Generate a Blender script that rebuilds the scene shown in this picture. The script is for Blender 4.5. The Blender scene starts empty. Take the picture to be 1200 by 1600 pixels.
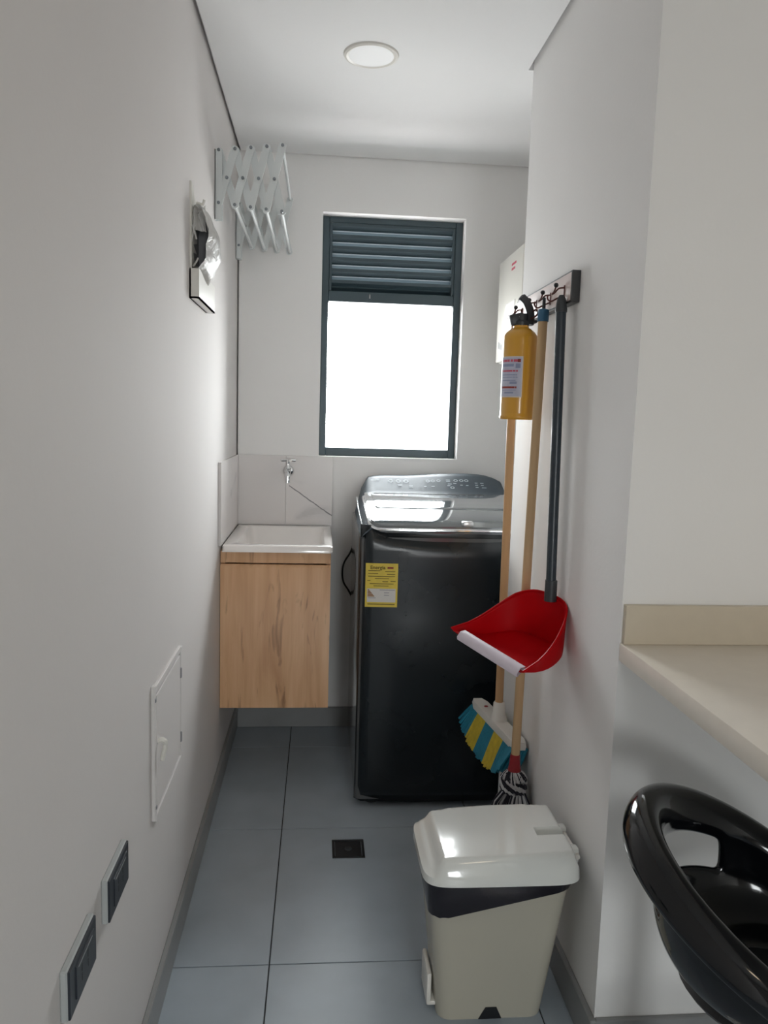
import bpy, bmesh, math, random
from mathutils import Vector, Matrix
random.seed(7)
SC = bpy.context.scene
COL = SC.collection

# ---------------------------------------------------------------- camera
YAW, PITCH, ROLL, H = .086, -.1213, .0293, 1.28
fw = Vector((math.sin(YAW)*math.cos(PITCH), math.cos(YAW)*math.cos(PITCH), math.sin(PITCH)))
rt = Vector((math.cos(YAW), -math.sin(YAW), 0)); up = rt.cross(fw)
R2 = rt*math.cos(ROLL)+up*math.sin(ROLL); U2 = -rt*math.sin(ROLL)+up*math.cos(ROLL)
cam = bpy.data.cameras.new('camera'); camo = bpy.data.objects.new('camera', cam); COL.objects.link(camo)
cam.sensor_fit = 'VERTICAL'; cam.sensor_height = 32; cam.lens = 24; cam.clip_start = .02
camo.matrix_world = Matrix(((R2.x, U2.x, -fw.x, 0), (R2.y, U2.y, -fw.y, 0), (R2.z, U2.z, -fw.z, H), (0, 0, 0, 1)))
SC.camera = camo

# ---------------------------------------------------------------- sky, light, exposure
w = bpy.data.worlds.new('overcast_sky'); SC.world = w; w.use_nodes = True
bg = w.node_tree.nodes['Background']
bg.inputs['Strength'].default_value = 25.0
# overcast sky above, paler ground below the horizon
_n = w.node_tree.nodes; _l = w.node_tree.links
_tc = _n.new('ShaderNodeTexCoord'); _sp = _n.new('ShaderNodeSeparateXYZ'); _mr = _n.new('ShaderNodeMapRange'); _rp = _n.new('ShaderNodeValToRGB')
_mr.inputs[1].default_value = -.25; _mr.inputs[2].default_value = .25
_rp.color_ramp.elements[0].color = (.52, .51, .505, 1); _rp.color_ramp.elements[1].color = (.985, .99, 1, 1)
_l.new(_tc.outputs['Generated'], _sp.inputs[0]); _l.new(_sp.outputs[2], _mr.inputs[0]); _l.new(_mr.outputs[0], _rp.inputs[0]); _l.new(_rp.outputs[0], bg.inputs['Color'])
def portal(name, loc, rot, sx, sy):
    l = bpy.data.lights.new(name, 'AREA'); l.shape = 'RECTANGLE'; l.size = sx; l.size_y = sy
    l.cycles.is_portal = True
    o = bpy.data.objects.new(name, l); COL.objects.link(o); o.location = loc; o.rotation_euler = rot
    return o
portal('window_portal', (.276, 3.27, 1.6), (-math.pi/2, 0, 0), .58, .96)
portal('added_window_portal', (.59, -2.82, 1.06), (math.pi/2, 0, 0), .60, 1.14)  # portal of the unseen window added behind the photographer
def lamp_area(name, loc, rot, sx, sy, power, col):
    l = bpy.data.lights.new(name, 'AREA'); l.shape = 'RECTANGLE'; l.size = sx; l.size_y = sy; l.energy = power; l.color = col
    o = bpy.data.objects.new(name, l); COL.objects.link(o); o.location = loc; o.rotation_euler = rot
    return o
SC.view_settings.view_transform = 'Standard'; SC.view_settings.look = 'None'
SC.view_settings.gamma = 1; SC.view_settings.exposure = 0.14
SC.view_settings.use_curve_mapping = False
try: SC.cycles.max_bounces = 14; SC.cycles.diffuse_bounces = 8
except Exception: pass

# ---------------------------------------------------------------- materials
def lin(r, g, b):
    f = lambda c: (c/255/12.92) if c/255 <= .04045 else ((c/255+.055)/1.055)**2.4
    return (f(r), f(g), f(b), 1)
MATS = {}
def mat(name, col, rough=.5, metal=0, var=0, vscale=6, bump=0, bscale=60, coat=0, stretch=(1, 1, 1), spec=.5, trans=0, alpha=1, rvar=0):
    m = bpy.data.materials.new(name); m.use_nodes = True; MATS[name] = m
    nt = m.node_tree; b = nt.nodes['Principled BSDF']
    b.inputs['Base Color'].default_value = col; b.inputs['Roughness'].default_value = rough
    b.inputs['Metallic'].default_value = metal; b.inputs['Coat Weight'].default_value = coat
    b.inputs['Coat Roughness'].default_value = .06
    b.inputs['Specular IOR Level'].default_value = spec
    b.inputs['Transmission Weight'].default_value = trans; b.inputs['Alpha'].default_value = alpha
    tc = nt.nodes.new('ShaderNodeNewGeometry'); mp = nt.nodes.new('ShaderNodeMapping')
    mp.inputs['Scale'].default_value = stretch
    nt.links.new(tc.outputs['Position'], mp.inputs['Vector'])
    n = nt.nodes.new('ShaderNodeTexNoise'); n.inputs['Scale'].default_value = vscale; n.inputs['Detail'].default_value = 6
    nt.links.new(mp.outputs['Vector'], n.inputs['Vector'])
    v = max(var, .015)
    r = nt.nodes.new('ShaderNodeValToRGB')
    r.color_ramp.elements[0].position = .3; r.color_ramp.elements[1].position = .7
    r.color_ramp.elements[0].color = tuple(c*(1-v) for c in col[:3])+(1,)
    r.color_ramp.elements[1].color = tuple(min(1, c*(1+v)) for c in col[:3])+(1,)
    nt.links.new(n.outputs['Fac'], r.inputs['Fac']); nt.links.new(r.outputs['Color'], b.inputs['Base Color'])
    if rvar:
        mr = nt.nodes.new('ShaderNodeMapRange'); mr.inputs[3].default_value = rough-rvar; mr.inputs[4].default_value = rough+rvar
        nt.links.new(n.outputs['Fac'], mr.inputs[0]); nt.links.new(mr.outputs[0], b.inputs['Roughness'])
    if bump:
        n2 = nt.nodes.new('ShaderNodeTexNoise'); n2.inputs['Scale'].default_value = bscale; n2.inputs['Detail'].default_value = 4
        nt.links.new(mp.outputs['Vector'], n2.inputs['Vector'])
        bp = nt.nodes.new('ShaderNodeBump'); bp.inputs['Strength'].default_value = bump; bp.inputs['Distance'].default_value = .002
        nt.links.new(n2.outputs['Fac'], bp.inputs['Height']); nt.links.new(bp.outputs['Normal'], b.inputs['Normal'])
    return m
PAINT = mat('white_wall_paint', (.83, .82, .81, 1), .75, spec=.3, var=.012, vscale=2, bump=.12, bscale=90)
PAINTDIM = mat('white_paint_darkened', (.69, .665, .655, 1), .8, spec=.25, var=.012, vscale=2, bump=.12, bscale=90)  # same white as the other walls, darkened to offset strong window light
CEIL = mat('ceiling_paint', (.83, .83, .83, 1), .7, var=.01, vscale=2, bump=.1, bscale=80)
BEIGE = mat('warm_wall_paint', (.74, .715, .67, 1), .6, var=.012, vscale=2, bump=.1, bscale=80)
TILE = mat('grey_porcelain', (.37, .425, .475, 1), .36, var=.09, vscale=5, bump=.12, bscale=40, rvar=.06)
GROUT = mat('grey_grout', (.05, .052, .055, 1), .9, var=.1, vscale=30)
SKIRT = mat('skirting_porcelain', (.27, .275, .275, 1), .38, var=.07, vscale=7, bump=.05)
TEAL = mat('dark_teal_aluminium', (.040, .066, .080, 1), .4, var=.03, bump=.03)
ALU = mat('white_aluminium', (.66, .69, .69, 1), .35, var=.03, bump=.03)
RIVET = mat('grey_rivet', (.22, .24, .26, 1), .4, .5)
WHITEP = mat('white_plastic', (.74, .72, .67, 1), .3, var=.02)
ENAMEL = mat('white_cultured_marble', (.90, .86, .83, 1), .14, var=.02, coat=.3)
CHROME = mat('chrome', (.82, .83, .84, 1), .1, 1)
STEEL = mat('satin_steel', (.55, .56, .57, 1), .3, 1)
BLACKP = mat('black_plastic', (.012, .013, .015, 1), .35, var=.1)
DARKP = mat('charcoal_plastic', (.030, .034, .038, 1), .42, var=.1)
NAVYP = mat('slate_black_socket', (.022, .027, .036, 1), .35, var=.05)
SOCKETRIM = mat('pale_grey_socket_rim', (.42, .44, .44, 1), .35)
GLOSSB = mat('gloss_black_abs', (.003, .0036, .005, 1), .10, coat=.15, rvar=.03, spec=.4)
WASH = mat('slate_grey_washer_paint', (.008, .012, .015, 1), .27, var=.05, coat=.06, spec=.38)
WASHSIDE = mat('slate_side_paint', (.07, .073, .075, 1), .16, coat=.8, var=.03)
CONSOLE = mat('blue_grey_console', (.060, .082, .102, 1), .55, var=.03)
LIDGLASS = mat('smoked_lid_glass', (.17, .185, .195, 1), .06, metal=.35, coat=1)
PRINT = mat('pale_print', (.52, .58, .62, 1), .5)
YELLOW = mat('yellow_label', (.66, .50, .05, 1), .45, var=.05, vscale=40)
LABELW = mat('white_label_paper', (.62, .60, .57, 1), .5, var=.03)
INK = mat('olive_ink', (.16, .115, .01, 1), .6)
INKRED = mat('dark_red_ink', (.25, .03, .02, 1), .6)
INKGREY = mat('grey_ink', (.25, .25, .27, 1), .6)
INKORANGE = mat('brown_orange_ink', (.30, .15, .06, 1), .6)
EXTY = mat('mustard_enamel', (.62, .31, .025, 1), .28, var=.04, coat=.4)
LABELB = mat('pale_violet_label', (.46, .47, .58, 1), .4, var=.05, vscale=60)
LABELEDGE = mat('pale_label_border', (.62, .56, .50, 1), .4)
INKPINK = mat('crimson_print', (.55, .08, .13, 1), .5)
INKBLUE = mat('dull_blue_print', (.25, .28, .42, 1), .5)
HANDLEW = mat('pine_handle', (.55, .37, .20, 1), .5, var=.14, vscale=9, stretch=(3, 3, .25), bump=.08, bscale=40)
HANDLEO = mat('orange_pine_handle', (.58, .35, .17, 1), .45, var=.12, vscale=9, stretch=(3, 3, .25), bump=.08, bscale=40)
BLUECAP = mat('blue_plastic_cap', (.03, .12, .22, 1), .4)
SLATEH = mat('blue_black_handle', (.022, .032, .042, 1), .32, var=.06)
REDP = mat('red_plastic', (.42, .001, .004, 1), .42, var=.03, spec=.07)
LIPV = mat('pale_lilac_rubber_lip', (.62, .55, .62, 1), .3)
BRUSHB = mat('turquoise_bristle', (.01, .20, .30, 1), .5, var=.15, vscale=60)
BRUSHY = mat('yellow_bristle', (.55, .42, .03, 1), .5, var=.15, vscale=60)
REDF = mat('red_ferrule', (.30, .012, .02, 1), .4)
COTW = mat('pale_cotton', (.55, .55, .56, 1), .9, var=.1, vscale=80)
COTB = mat('black_cotton', (.018, .018, .028, 1), .9, var=.1, vscale=80)
BIN = mat('cream_plastic', (.46, .435, .36, 1), .26, var=.015)
BINLID = mat('off_white_plastic', (.72, .73, .70, 1), .12, var=.012, coat=.5)
BAG = mat('black_polythene', (.010, .009, .014, 1), .22, var=.15, bump=.5, bscale=28)
FILM = mat('white_polythene_film', (.68, .66, .64, 1), .3, bump=.4, bscale=30, var=.03)
COUNTER = mat('ivory_quartz', (.80, .745, .665, 1), .3, var=.02, vscale=30)
COUNTERB = mat('beige_quartz_upstand', (.60, .53, .42, 1), .35, var=.02, vscale=30)
PINKW = mat('pale_rose_wood', (.62, .50, .47, 1), .38, var=.08, vscale=8, stretch=(3, .4, 3))
DARKE = mat('dark_walnut_edge', (.035, .035, .036, 1), .4, var=.1)
WIRE = mat('bronze_wire', (.12, .045, .04, 1), .35, .7)
HEATER = mat('white_heater_enamel', (.80, .78, .72, 1), .28, var=.01)
DIFF = mat('opal_diffuser', (.78, .785, .79, 1), .45)
BAGSHADE = mat('bag_mouth_shade', (.24, .24, .25, 1), .5, var=.05)  # shade inside the white bag's mouth, put into the colour

def wood():
    m = bpy.data.materials.new('light_oak_laminate'); m.use_nodes = True; nt = m.node_tree; b = nt.nodes['Principled BSDF']
    N = nt.nodes.new; L = nt.links.new
    g = N('ShaderNodeNewGeometry'); mp = N('ShaderNodeMapping'); mp.inputs['Scale'].default_value = (9, 9, .9)
    L(g.outputs['Position'], mp.inputs['Vector'])
    n1 = N('ShaderNodeTexNoise'); n1.inputs['Scale'].default_value = 1.6; n1.inputs['Detail'].default_value = 8; n1.inputs['Distortion'].default_value = .9
    L(mp.outputs['Vector'], n1.inputs['Vector'])
    r = N('ShaderNodeValToRGB'); e = r.color_ramp.elements
    e[0].position = .25; e[0].color = lin(196, 148, 106); e[1].position = .75; e[1].color = lin(228, 187, 145)
    x = e.new(.5); x.color = lin(216, 171, 129)
    L(n1.outputs['Fac'], r.inputs['Fac'])
    mp2 = N('ShaderNodeMapping'); mp2.inputs['Scale'].default_value = (120, 120, 3); L(g.outputs['Position'], mp2.inputs['Vector'])
    n2 = N('ShaderNodeTexNoise'); n2.inputs['Scale'].default_value = 2; n2.inputs['Detail'].default_value = 3; L(mp2.outputs['Vector'], n2.inputs['Vector'])
    mp3 = N('ShaderNodeMapping'); mp3.inputs['Scale'].default_value = (22, 22, 3.2); L(g.outputs['Position'], mp3.inputs['Vector'])
    n3 = N('ShaderNodeTexNoise'); n3.inputs['Scale'].default_value = 1.2; n3.inputs['Detail'].default_value = 5; n3.inputs['Distortion'].default_value = 1.5; L(mp3.outputs['Vector'], n3.inputs['Vector'])
    r3 = N('ShaderNodeValToRGB'); r3.color_ramp.elements[0].position = .30; r3.color_ramp.elements[0].color = (.45, .38, .32, 1)
    r3.color_ramp.elements[1].position = .40; r3.color_ramp.elements[1].color = (1, 1, 1, 1); L(n3.outputs['Fac'], r3.inputs['Fac'])
    mx = N('ShaderNodeMix'); mx.data_type = 'RGBA'; mx.blend_type = 'MULTIPLY'; mx.inputs['Factor'].default_value = .8
    L(r.outputs['Color'], mx.inputs[6]); L(r3.outputs['Color'], mx.inputs[7])
    mx2 = N('ShaderNodeMix'); mx2.data_type = 'RGBA'; mx2.blend_type = 'OVERLAY'; mx2.inputs['Factor'].default_value = .14
    L(mx.outputs[2], mx2.inputs[6]); L(n2.outputs['Fac'], mx2.inputs[7]); L(mx2.outputs[2], b.inputs['Base Color'])
    bp = N('ShaderNodeBump'); bp.inputs['Strength'].default_value = .08; bp.inputs['Distance'].default_value = .001
    L(n2.outputs['Fac'], bp.inputs['Height']); L(bp.outputs['Normal'], b.inputs['Normal'])
    b.inputs['Roughness'].default_value = .42
    return m
OAK = wood()
def marble():
    m = bpy.data.materials.new('veined_pale_marble'); m.use_nodes = True; nt = m.node_tree; b = nt.nodes['Principled BSDF']
    N = nt.nodes.new; L = nt.links.new
    g = N('ShaderNodeNewGeometry'); n0 = N('ShaderNodeTexNoise'); n0.inputs['Scale'].default_value = 9; n0.inputs['Detail'].default_value = 5
    L(g.outputs['Position'], n0.inputs['Vector'])
    sep = N('ShaderNodeSeparateXYZ'); L(g.outputs['Position'], sep.inputs[0])
    def M(op, a, c=None):
        k = N('ShaderNodeMath'); k.operation = op
        for i, q in enumerate((a, c)):
            if q is None: continue
            if isinstance(q, (int, float)): k.inputs[i].default_value = q
            else: L(q, k.inputs[i])
        return k.outputs[0]
    # one diagonal vein running down to the right from below the tap
    x1, z1, x2, z2 = -.118, 1.006, .052, .882
    ln = math.hypot(x2-x1, z2-z1); nx, nz = -(z2-z1)/ln, (x2-x1)/ln
    d = M('ADD', M('MULTIPLY', M('SUBTRACT', sep.outputs[0], x1), nx), M('MULTIPLY', M('SUBTRACT', sep.outputs[2], z1), nz))
    d = M('ADD', d, M('MULTIPLY', M('SUBTRACT', n0.outputs['Fac'], .5), .035))
    d = M('ABSOLUTE', d)
    v = M('MULTIPLY', M('LESS_THAN', d, .0022), M('GREATER_THAN', sep.outputs[0], x1))
    # faint cloudy veins
    n1 = N('ShaderNodeTexNoise'); n1.inputs['Scale'].default_value = 3.2; n1.inputs['Detail'].default_value = 7; n1.inputs['Distortion'].default_value = .7
    mp = N('ShaderNodeMapping'); mp.inputs['Rotation'].default_value = (0, .6, 0); mp.inputs['Scale'].default_value = (1, 1, 2.4)
    L(g.outputs['Position'], mp.inputs['Vector']); L(mp.outputs['Vector'], n1.inputs['Vector'])
    r = N('ShaderNodeValToRGB'); e = r.color_ramp.elements
    e[0].position = .30; e[0].color = (.56, .54, .535, 1); e[1].position = .40; e[1].color = (.69, .66, .65, 1)
    k = e.new(.33); k.color = (.64, .615, .61, 1)
    L(n1.outputs['Fac'], r.inputs['Fac'])
    mx = N('ShaderNodeMix'); mx.data_type = 'RGBA'; L(v, mx.inputs['Factor']); L(r.outputs['Color'], mx.inputs[6]); mx.inputs[7].default_value = (.20, .19, .20, 1)
    L(mx.outputs[2], b.inputs['Base Color']); b.inputs['Roughness'].default_value = .25
    return m
MARBLE = marble()
def pane_mat():
    m = bpy.data.materials.new('clear_window_glass'); m.use_nodes = True; nt = m.node_tree
    nt.nodes.remove(nt.nodes['Principled BSDF']); N = nt.nodes.new
    t = N('ShaderNodeBsdfTransparent'); t.inputs[0].default_value = (.95, .97, .97, 1); g = N('ShaderNodeBsdfGlossy'); g.inputs['Roughness'].default_value = .02
    f = N('ShaderNodeFresnel'); f.inputs[0].default_value = 1.3; x = N('ShaderNodeMixShader')
    nt.links.new(f.outputs[0], x.inputs[0]); nt.links.new(t.outputs[0], x.inputs[1]); nt.links.new(g.outputs[0], x.inputs[2])
    nt.links.new(x.outputs[0], nt.nodes['Material Output'].inputs[0]); return m
PANE = pane_mat()
def film_mat():
    m = bpy.data.materials.new('thin_carrier_bag_film'); m.use_nodes = True; nt = m.node_tree; b = nt.nodes['Principled BSDF']
    b.inputs['Base Color'].default_value = (.72, .71, .69, 1); b.inputs['Roughness'].default_value = .32
    N = nt.nodes.new; L = nt.links.new
    g = N('ShaderNodeNewGeometry'); n = N('ShaderNodeTexNoise'); n.inputs['Scale'].default_value = 34; n.inputs['Detail'].default_value = 5; n.inputs['Distortion'].default_value = 1.2
    L(g.outputs['Position'], n.inputs['Vector']); bp = N('ShaderNodeBump'); bp.inputs['Strength'].default_value = .7; bp.inputs['Distance'].default_value = .006
    L(n.outputs['Fac'], bp.inputs['Height']); L(bp.outputs['Normal'], b.inputs['Normal'])
    t = N('ShaderNodeBsdfTranslucent'); t.inputs[0].default_value = (.7, .69, .67, 1)
    x = N('ShaderNodeMixShader'); x.inputs[0].default_value = .3; L(b.outputs[0], x.inputs[1]); L(t.outputs[0], x.inputs[2]); L(x.outputs[0], nt.nodes['Material Output'].inputs[0])
    return m
FILMT = film_mat()

# ---------------------------------------------------------------- mesh helpers
ORG = {}
def empty(name, loc, label=None, cat=None, group=None, kind=None):
    o = bpy.data.objects.new(name, None); COL.objects.link(o); o.location = loc; o.empty_display_size = .05
    ORG[o.name] = Vector(loc); tag(o, label, cat, group, kind); return o
def tag(o, label=None, cat=None, group=None, kind=None):
    if label: o['label'] = label
    if cat: o['category'] = cat
    if group: o['group'] = group
    if kind: o['kind'] = kind
    return o
class MB:
    def __init__(s): s.bm = bmesh.new(); s.mats = []; s.mi = 0
    def use(s, m):
        if m not in s.mats: s.mats.append(m)
        s.mi = s.mats.index(m); return s
    def f(s, vs, sm=False):
        try:
            q = s.bm.faces.new(vs); q.material_index = s.mi; q.smooth = sm; return q
        except ValueError: return None
    def box(s, a, b, bev=0, seg=2, rot=None):
        """axis box from corner a to corner b; rot=(Matrix3, pivot) turns it"""
        x0, y0, z0 = [min(p, q) for p, q in zip(a, b)]; x1, y1, z1 = [max(p, q) for p, q in zip(a, b)]
        co = [(x0, y0, z0), (x1, y0, z0), (x1, y1, z0), (x0, y1, z0), (x0, y0, z1), (x1, y0, z1), (x1, y1, z1), (x0, y1, z1)]
        v = [s.bm.verts.new(c) for c in co]
        fs = [s.f([v[i] for i in q]) for q in ((3, 2, 1, 0), (4, 5, 6, 7), (0, 1, 5, 4), (1, 2, 6, 5), (2, 3, 7, 6), (3, 0, 4, 7))]
        allv = v
        if bev:
            es = list({e for q in fs for e in q.edges})
            r = bmesh.ops.bevel(s.bm, geom=es, offset=bev, offset_type='OFFSET', segments=seg, profile=.5, affect='EDGES')
            for q in r['faces']: q.material_index = s.mi; q.smooth = True
            allv = list({x for q in r['faces'] for x in q.verts} | {x for x in v if x.is_valid})
        if rot:
            Mx, pv = rot; pv = Vector(pv)
            for q in allv: q.co = pv + Mx @ (q.co-pv)
        return s
    def rings(s, rs, closed=True, cap0=False, cap1=False, sm=True):
        vr = [[s.bm.verts.new(c) for c in r] for r in rs]; n = len(vr[0])
        for i in range(len(vr)-1):
            for j in range(n if closed else n-1):
                k = (j+1) % n; s.f([vr[i][j], vr[i][k], vr[i+1][k], vr[i+1][j]], sm)
        if cap0: s.f(list(reversed(vr[0])))
        if cap1: s.f(vr[-1])
        return vr
    def tube(s, pts, rad, n=10, cap=True, sm=True):
        pts = [Vector(p) for p in pts]; rad = rad if isinstance(rad, (list, tuple)) else [rad]*len(pts)
        T = [(pts[min(i+1, len(pts)-1)]-pts[max(i-1, 0)]).normalized() for i in range(len(pts))]
        a = Vector((0, 0, 1)) if abs(T[0].z) < .9 else Vector((1, 0, 0))
        u = T[0].cross(a).normalized(); rs = []
        for p, t, r in zip(pts, T, rad):
            u = (u-t*u.dot(t)).normalized(); v = t.cross(u)
            rs.append([p+u*(r*math.cos(2*math.pi*k/n))+v*(r*math.sin(2*math.pi*k/n)) for k in range(n)])
        s.rings(rs, True, cap, cap, sm); return s
    def lathe(s, prof, c, axis='z', n=32, cap=True):
        rs = []
        for r, h in prof:
            q = []
            for k in range(n):
                a = 2*math.pi*k/n; x, y = r*math.cos(a), r*math.sin(a)
                q.append({'z': (c[0]+x, c[1]+y, c[2]+h), 'y': (c[0]+x, c[1]+h, c[2]-y), 'x': (c[0]+h, c[1]+x, c[2]+y)}[axis])
            rs.append(q)
        s.rings(rs, True, cap, cap); return s
    def prism(s, poly, d):
        """polygon of 3D points extruded by vector d"""
        d = Vector(d); a = [s.bm.verts.new(p) for p in poly]; b = [s.bm.verts.new(Vector(p)+d) for p in poly]; n = len(a)
        s.f(list(reversed(a))); s.f(b)
        for i in range(n): s.f([a[i], a[(i+1) % n], b[(i+1) % n], b[i]])
        return s
    def build(s, name, m=None, parent=None, label=None, cat=None, group=None, kind=None, loc=None, sharp=35, subsurf=0, solid=0, soff=0):
        bmesh.ops.remove_doubles(s.bm, verts=s.bm.verts, dist=1e-6)
        bmesh.ops.recalc_face_normals(s.bm, faces=s.bm.faces)
        o_ = ORG[parent.name] if parent else Vector(loc or (0, 0, 0))
        for v in s.bm.verts: v.co -= o_
        me = bpy.data.meshes.new(name); s.bm.to_mesh(me); s.bm.free()
        if m: me.materials.append(m)
        else:
            for q in s.mats: me.materials.append(q)
        o = bpy.data.objects.new(name, me); COL.objects.link(o)
        if parent: o.parent = parent; ORG[o.name] = o_.copy()
        else: o.location = o_; ORG[o.name] = o_
        if sharp:
            for p in me.polygons: p.use_smooth = True
            me.set_sharp_from_angle(angle=math.radians(sharp))
        if solid:
            k = o.modifiers.new('solid', 'SOLIDIFY'); k.thickness = solid; k.offset = soff
        if subsurf:
            k = o.modifiers.new('sub', 'SUBSURF'); k.levels = subsurf; k.render_levels = subsurf
        tag(o, label, cat, group, kind); return o
def smooth_path(pts, n=6):
    P = [Vector(p) for p in pts]; out = []
    for i in range(len(P)-1):
        a, b, c, d = P[max(i-1, 0)], P[i], P[i+1], P[min(i+2, len(P)-1)]
        for k in range(n):
            t = k/n; out.append(.5*((2*b)+(c-a)*t+(2*a-5*b+4*c-d)*t*t+(3*b-a-3*c+d)*t**3))
    out.append(P[-1]); return out
def rrect(x0, x1, y0, y1, z, r, n=6):
    out = []
    for cx, cy, a0 in ((x1-r, y1-r, 0), (x0+r, y1-r, 90), (x0+r, y0+r, 180), (x1-r, y0+r, 270)):
        for k in range(n+1):
            a = math.radians(a0+90*k/n); out.append((cx+r*math.cos(a), cy+r*math.sin(a), z))
    return out
def text_mesh(s, body, size, M):
    """flat printed lettering placed by matrix M (uses Blender's built-in font)"""
    cu = bpy.data.curves.new('lettering', 'FONT'); cu.body = body; cu.size = size; cu.offset = size*.02
    o = bpy.data.objects.new('lettering', cu); COL.objects.link(o)
    dg = bpy.context.evaluated_depsgraph_get(); me = bpy.data.meshes.new_from_object(o.evaluated_get(dg))
    me.transform(M); old = len(s.bm.faces); s.bm.from_mesh(me); s.bm.faces.ensure_lookup_table()
    for q in s.bm.faces[old:]: q.material_index = s.mi
    bpy.data.objects.remove(o); bpy.data.curves.remove(cu); bpy.data.meshes.remove(me)

# ---------------------------------------------------------------- room
XL, XR, D, ZC, YF, YN = -.328, .579, 3.082, 2.266, 2.25, 1.385
XREC, XK, YB = .86, 1.55, -2.7
WX0, WX1, WZ0, WZ1 = -.0025, .555, 1.123, 2.0626

# floor of porcelain slabs
fl = MB().box((XL-.1, YB-.1, -.06), (XK+.1, D+.2, -.004)).build('floor', GROUT, kind='structure', label='grey porcelain tiled laundry floor')
xs = [XL]+[x for x in (-.0946+.6*k for k in range(-2, 6)) if XL < x < XK]+[XK]
ys = sorted([YB, D]+[y for y in (2.2743-.6*k for k in range(-3, 10)) if YB < y < D])
tmesh = {}
for i in range(len(xs)-1):
    for j in range(len(ys)-1):
        wx, wy = xs[i+1]-xs[i]-.003, ys[j+1]-ys[j]-.003
        cx, cy = (xs[i]+xs[i+1])/2, (ys[j]+ys[j+1])/2
        if cx-wx/2 > XREC or (cx-wx/2 > XR and YN < cy-wy/2 and cy+wy/2 < YF): 
            if cy > YN: continue
        key = (round(wx, 4), round(wy, 4))
        if key not in tmesh:
            t = MB().box((-wx/2, -wy/2, -.005), (wx/2, wy/2, 0), .0008, 1).build('tile', TILE, fl); tmesh[key] = t.data
        else:
            t = bpy.data.objects.new('tile', tmesh[key]); COL.objects.link(t); t.parent = fl
        t.location = (cx, cy, 0)

MB().box((XL-.15, YB-.1, -.06), (XL, D+.25, ZC+.15)).build('wall_left', PAINTDIM, kind='structure', label='long plain white wall on the left')
wb = MB()
gx = XL+.007
wb.box((gx, D, -.06), (WX0, D+.2, ZC+.03)); wb.box((WX1, D, -.06), (XREC+.1, D+.2, ZC+.03))
wb.box((WX0, D, -.06), (WX1, D+.2, WZ0)); wb.box((WX0, D, WZ1), (WX1, D+.2, ZC+.03))
wb.box((XL-.01, D+.04, -.06), (gx, D+.2, ZC+.15))
wb.build('wall_back', PAINT, kind='structure', label='white end wall around the laundry window')
MB().box((XR, YN, -.06), (XK+.15, YF, ZC+.1)).use(PAINT).build('wall_right', PAINT, kind='structure', label='white partition wall on the right that ends beside the washer')
MB().box((XREC, YF, -.06), (XREC+.1, D+.1, ZC+.1)).build('wall_recess', PAINT, kind='structure', label='white side wall of the washer recess')
MB().box((XK, YB-.1, -.06), (XK+.15, YN, ZC+.15)).build('wall_kitchen', BEIGE, kind='structure', label='kitchen side wall')
# rear wall with an unseen window added to light the room from behind
BX0, BX1, BZ0, BZ1 = .30, .88, .50, 1.62
rw = MB(); rw.box((XL-.1, YB-.1, -.06), (BX0, YB, ZC+.15)); rw.box((BX1, YB-.1, -.06), (XK+.1, YB, ZC+.15)); rw.box((BX0, YB-.1, BZ1), (BX1, YB, ZC+.15)); rw.box((BX0, YB-.1, -.06), (BX1, YB, BZ0))
rw.build('wall_rear', BEIGE, kind='structure', label='rear wall around the added window')
bdo = empty('added_window', ((BX0+BX1)/2, YB-.05, BZ0), 'unseen window added behind the photographer for fill light', kind='structure')
for a, b in (((BX0, BZ0), (BX0+.03, BZ1)), ((BX1-.03, BZ0), (BX1, BZ1)), ((BX0+.03, BZ0), (BX1-.03, BZ0+.03)), ((BX0+.03, BZ1-.03), (BX1-.03, BZ1))):
    MB().box((a[0], YB-.07, a[1]), (b[0], YB-.03, b[1])).build('added_frame_bar', TEAL, bdo)
MB().box((BX0+.03, YB-.053, BZ0+.03), (BX1-.03, YB-.047, BZ1-.03)).build('pane', PANE, bdo)
# ceiling board with a shadow gap round its edge, slab above
ce = MB(); g = .012
ce.box((XL+g, YB, ZC), (XR-g, D-.009, ZC+.02)); ce.box((XR-g, YB, ZC), (XK, YN-g, ZC+.02)); ce.box((XR-g, YF+g, ZC), (XREC-g, D-.009, ZC+.02))
ce.build('ceiling', CEIL, kind='structure', label='smooth white ceiling with a narrow shadow gap')
MB().box((XL-.1, YB-.1, ZC+.028), (XK+.1, D+.1, ZC+.15)).build('ceiling_slab', CEIL, kind='structure')
# skirting
def skirt(name, a, b, lab): MB().box(a, b, .002, 1).build(name, SKIRT, kind='structure', label=lab)
skirt('baseboard_left', (XL, YB, 0), (XL+.012, D, .083), 'grey porcelain skirting along the left wall')
skirt('baseboard_back', (XL+.012, D-.012, 0), (XREC, D, .083), 'grey porcelain skirting under the window wall')
skirt('baseboard_right', (XR-.012, YN-.012, 0), (XR, YF, .083), 'dark grey skirting of the partition behind the bin')
skirt('baseboard_front', (XR, YN-.012, 0), (XK, YN, .083), 'grey skirting under the counter')

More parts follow.
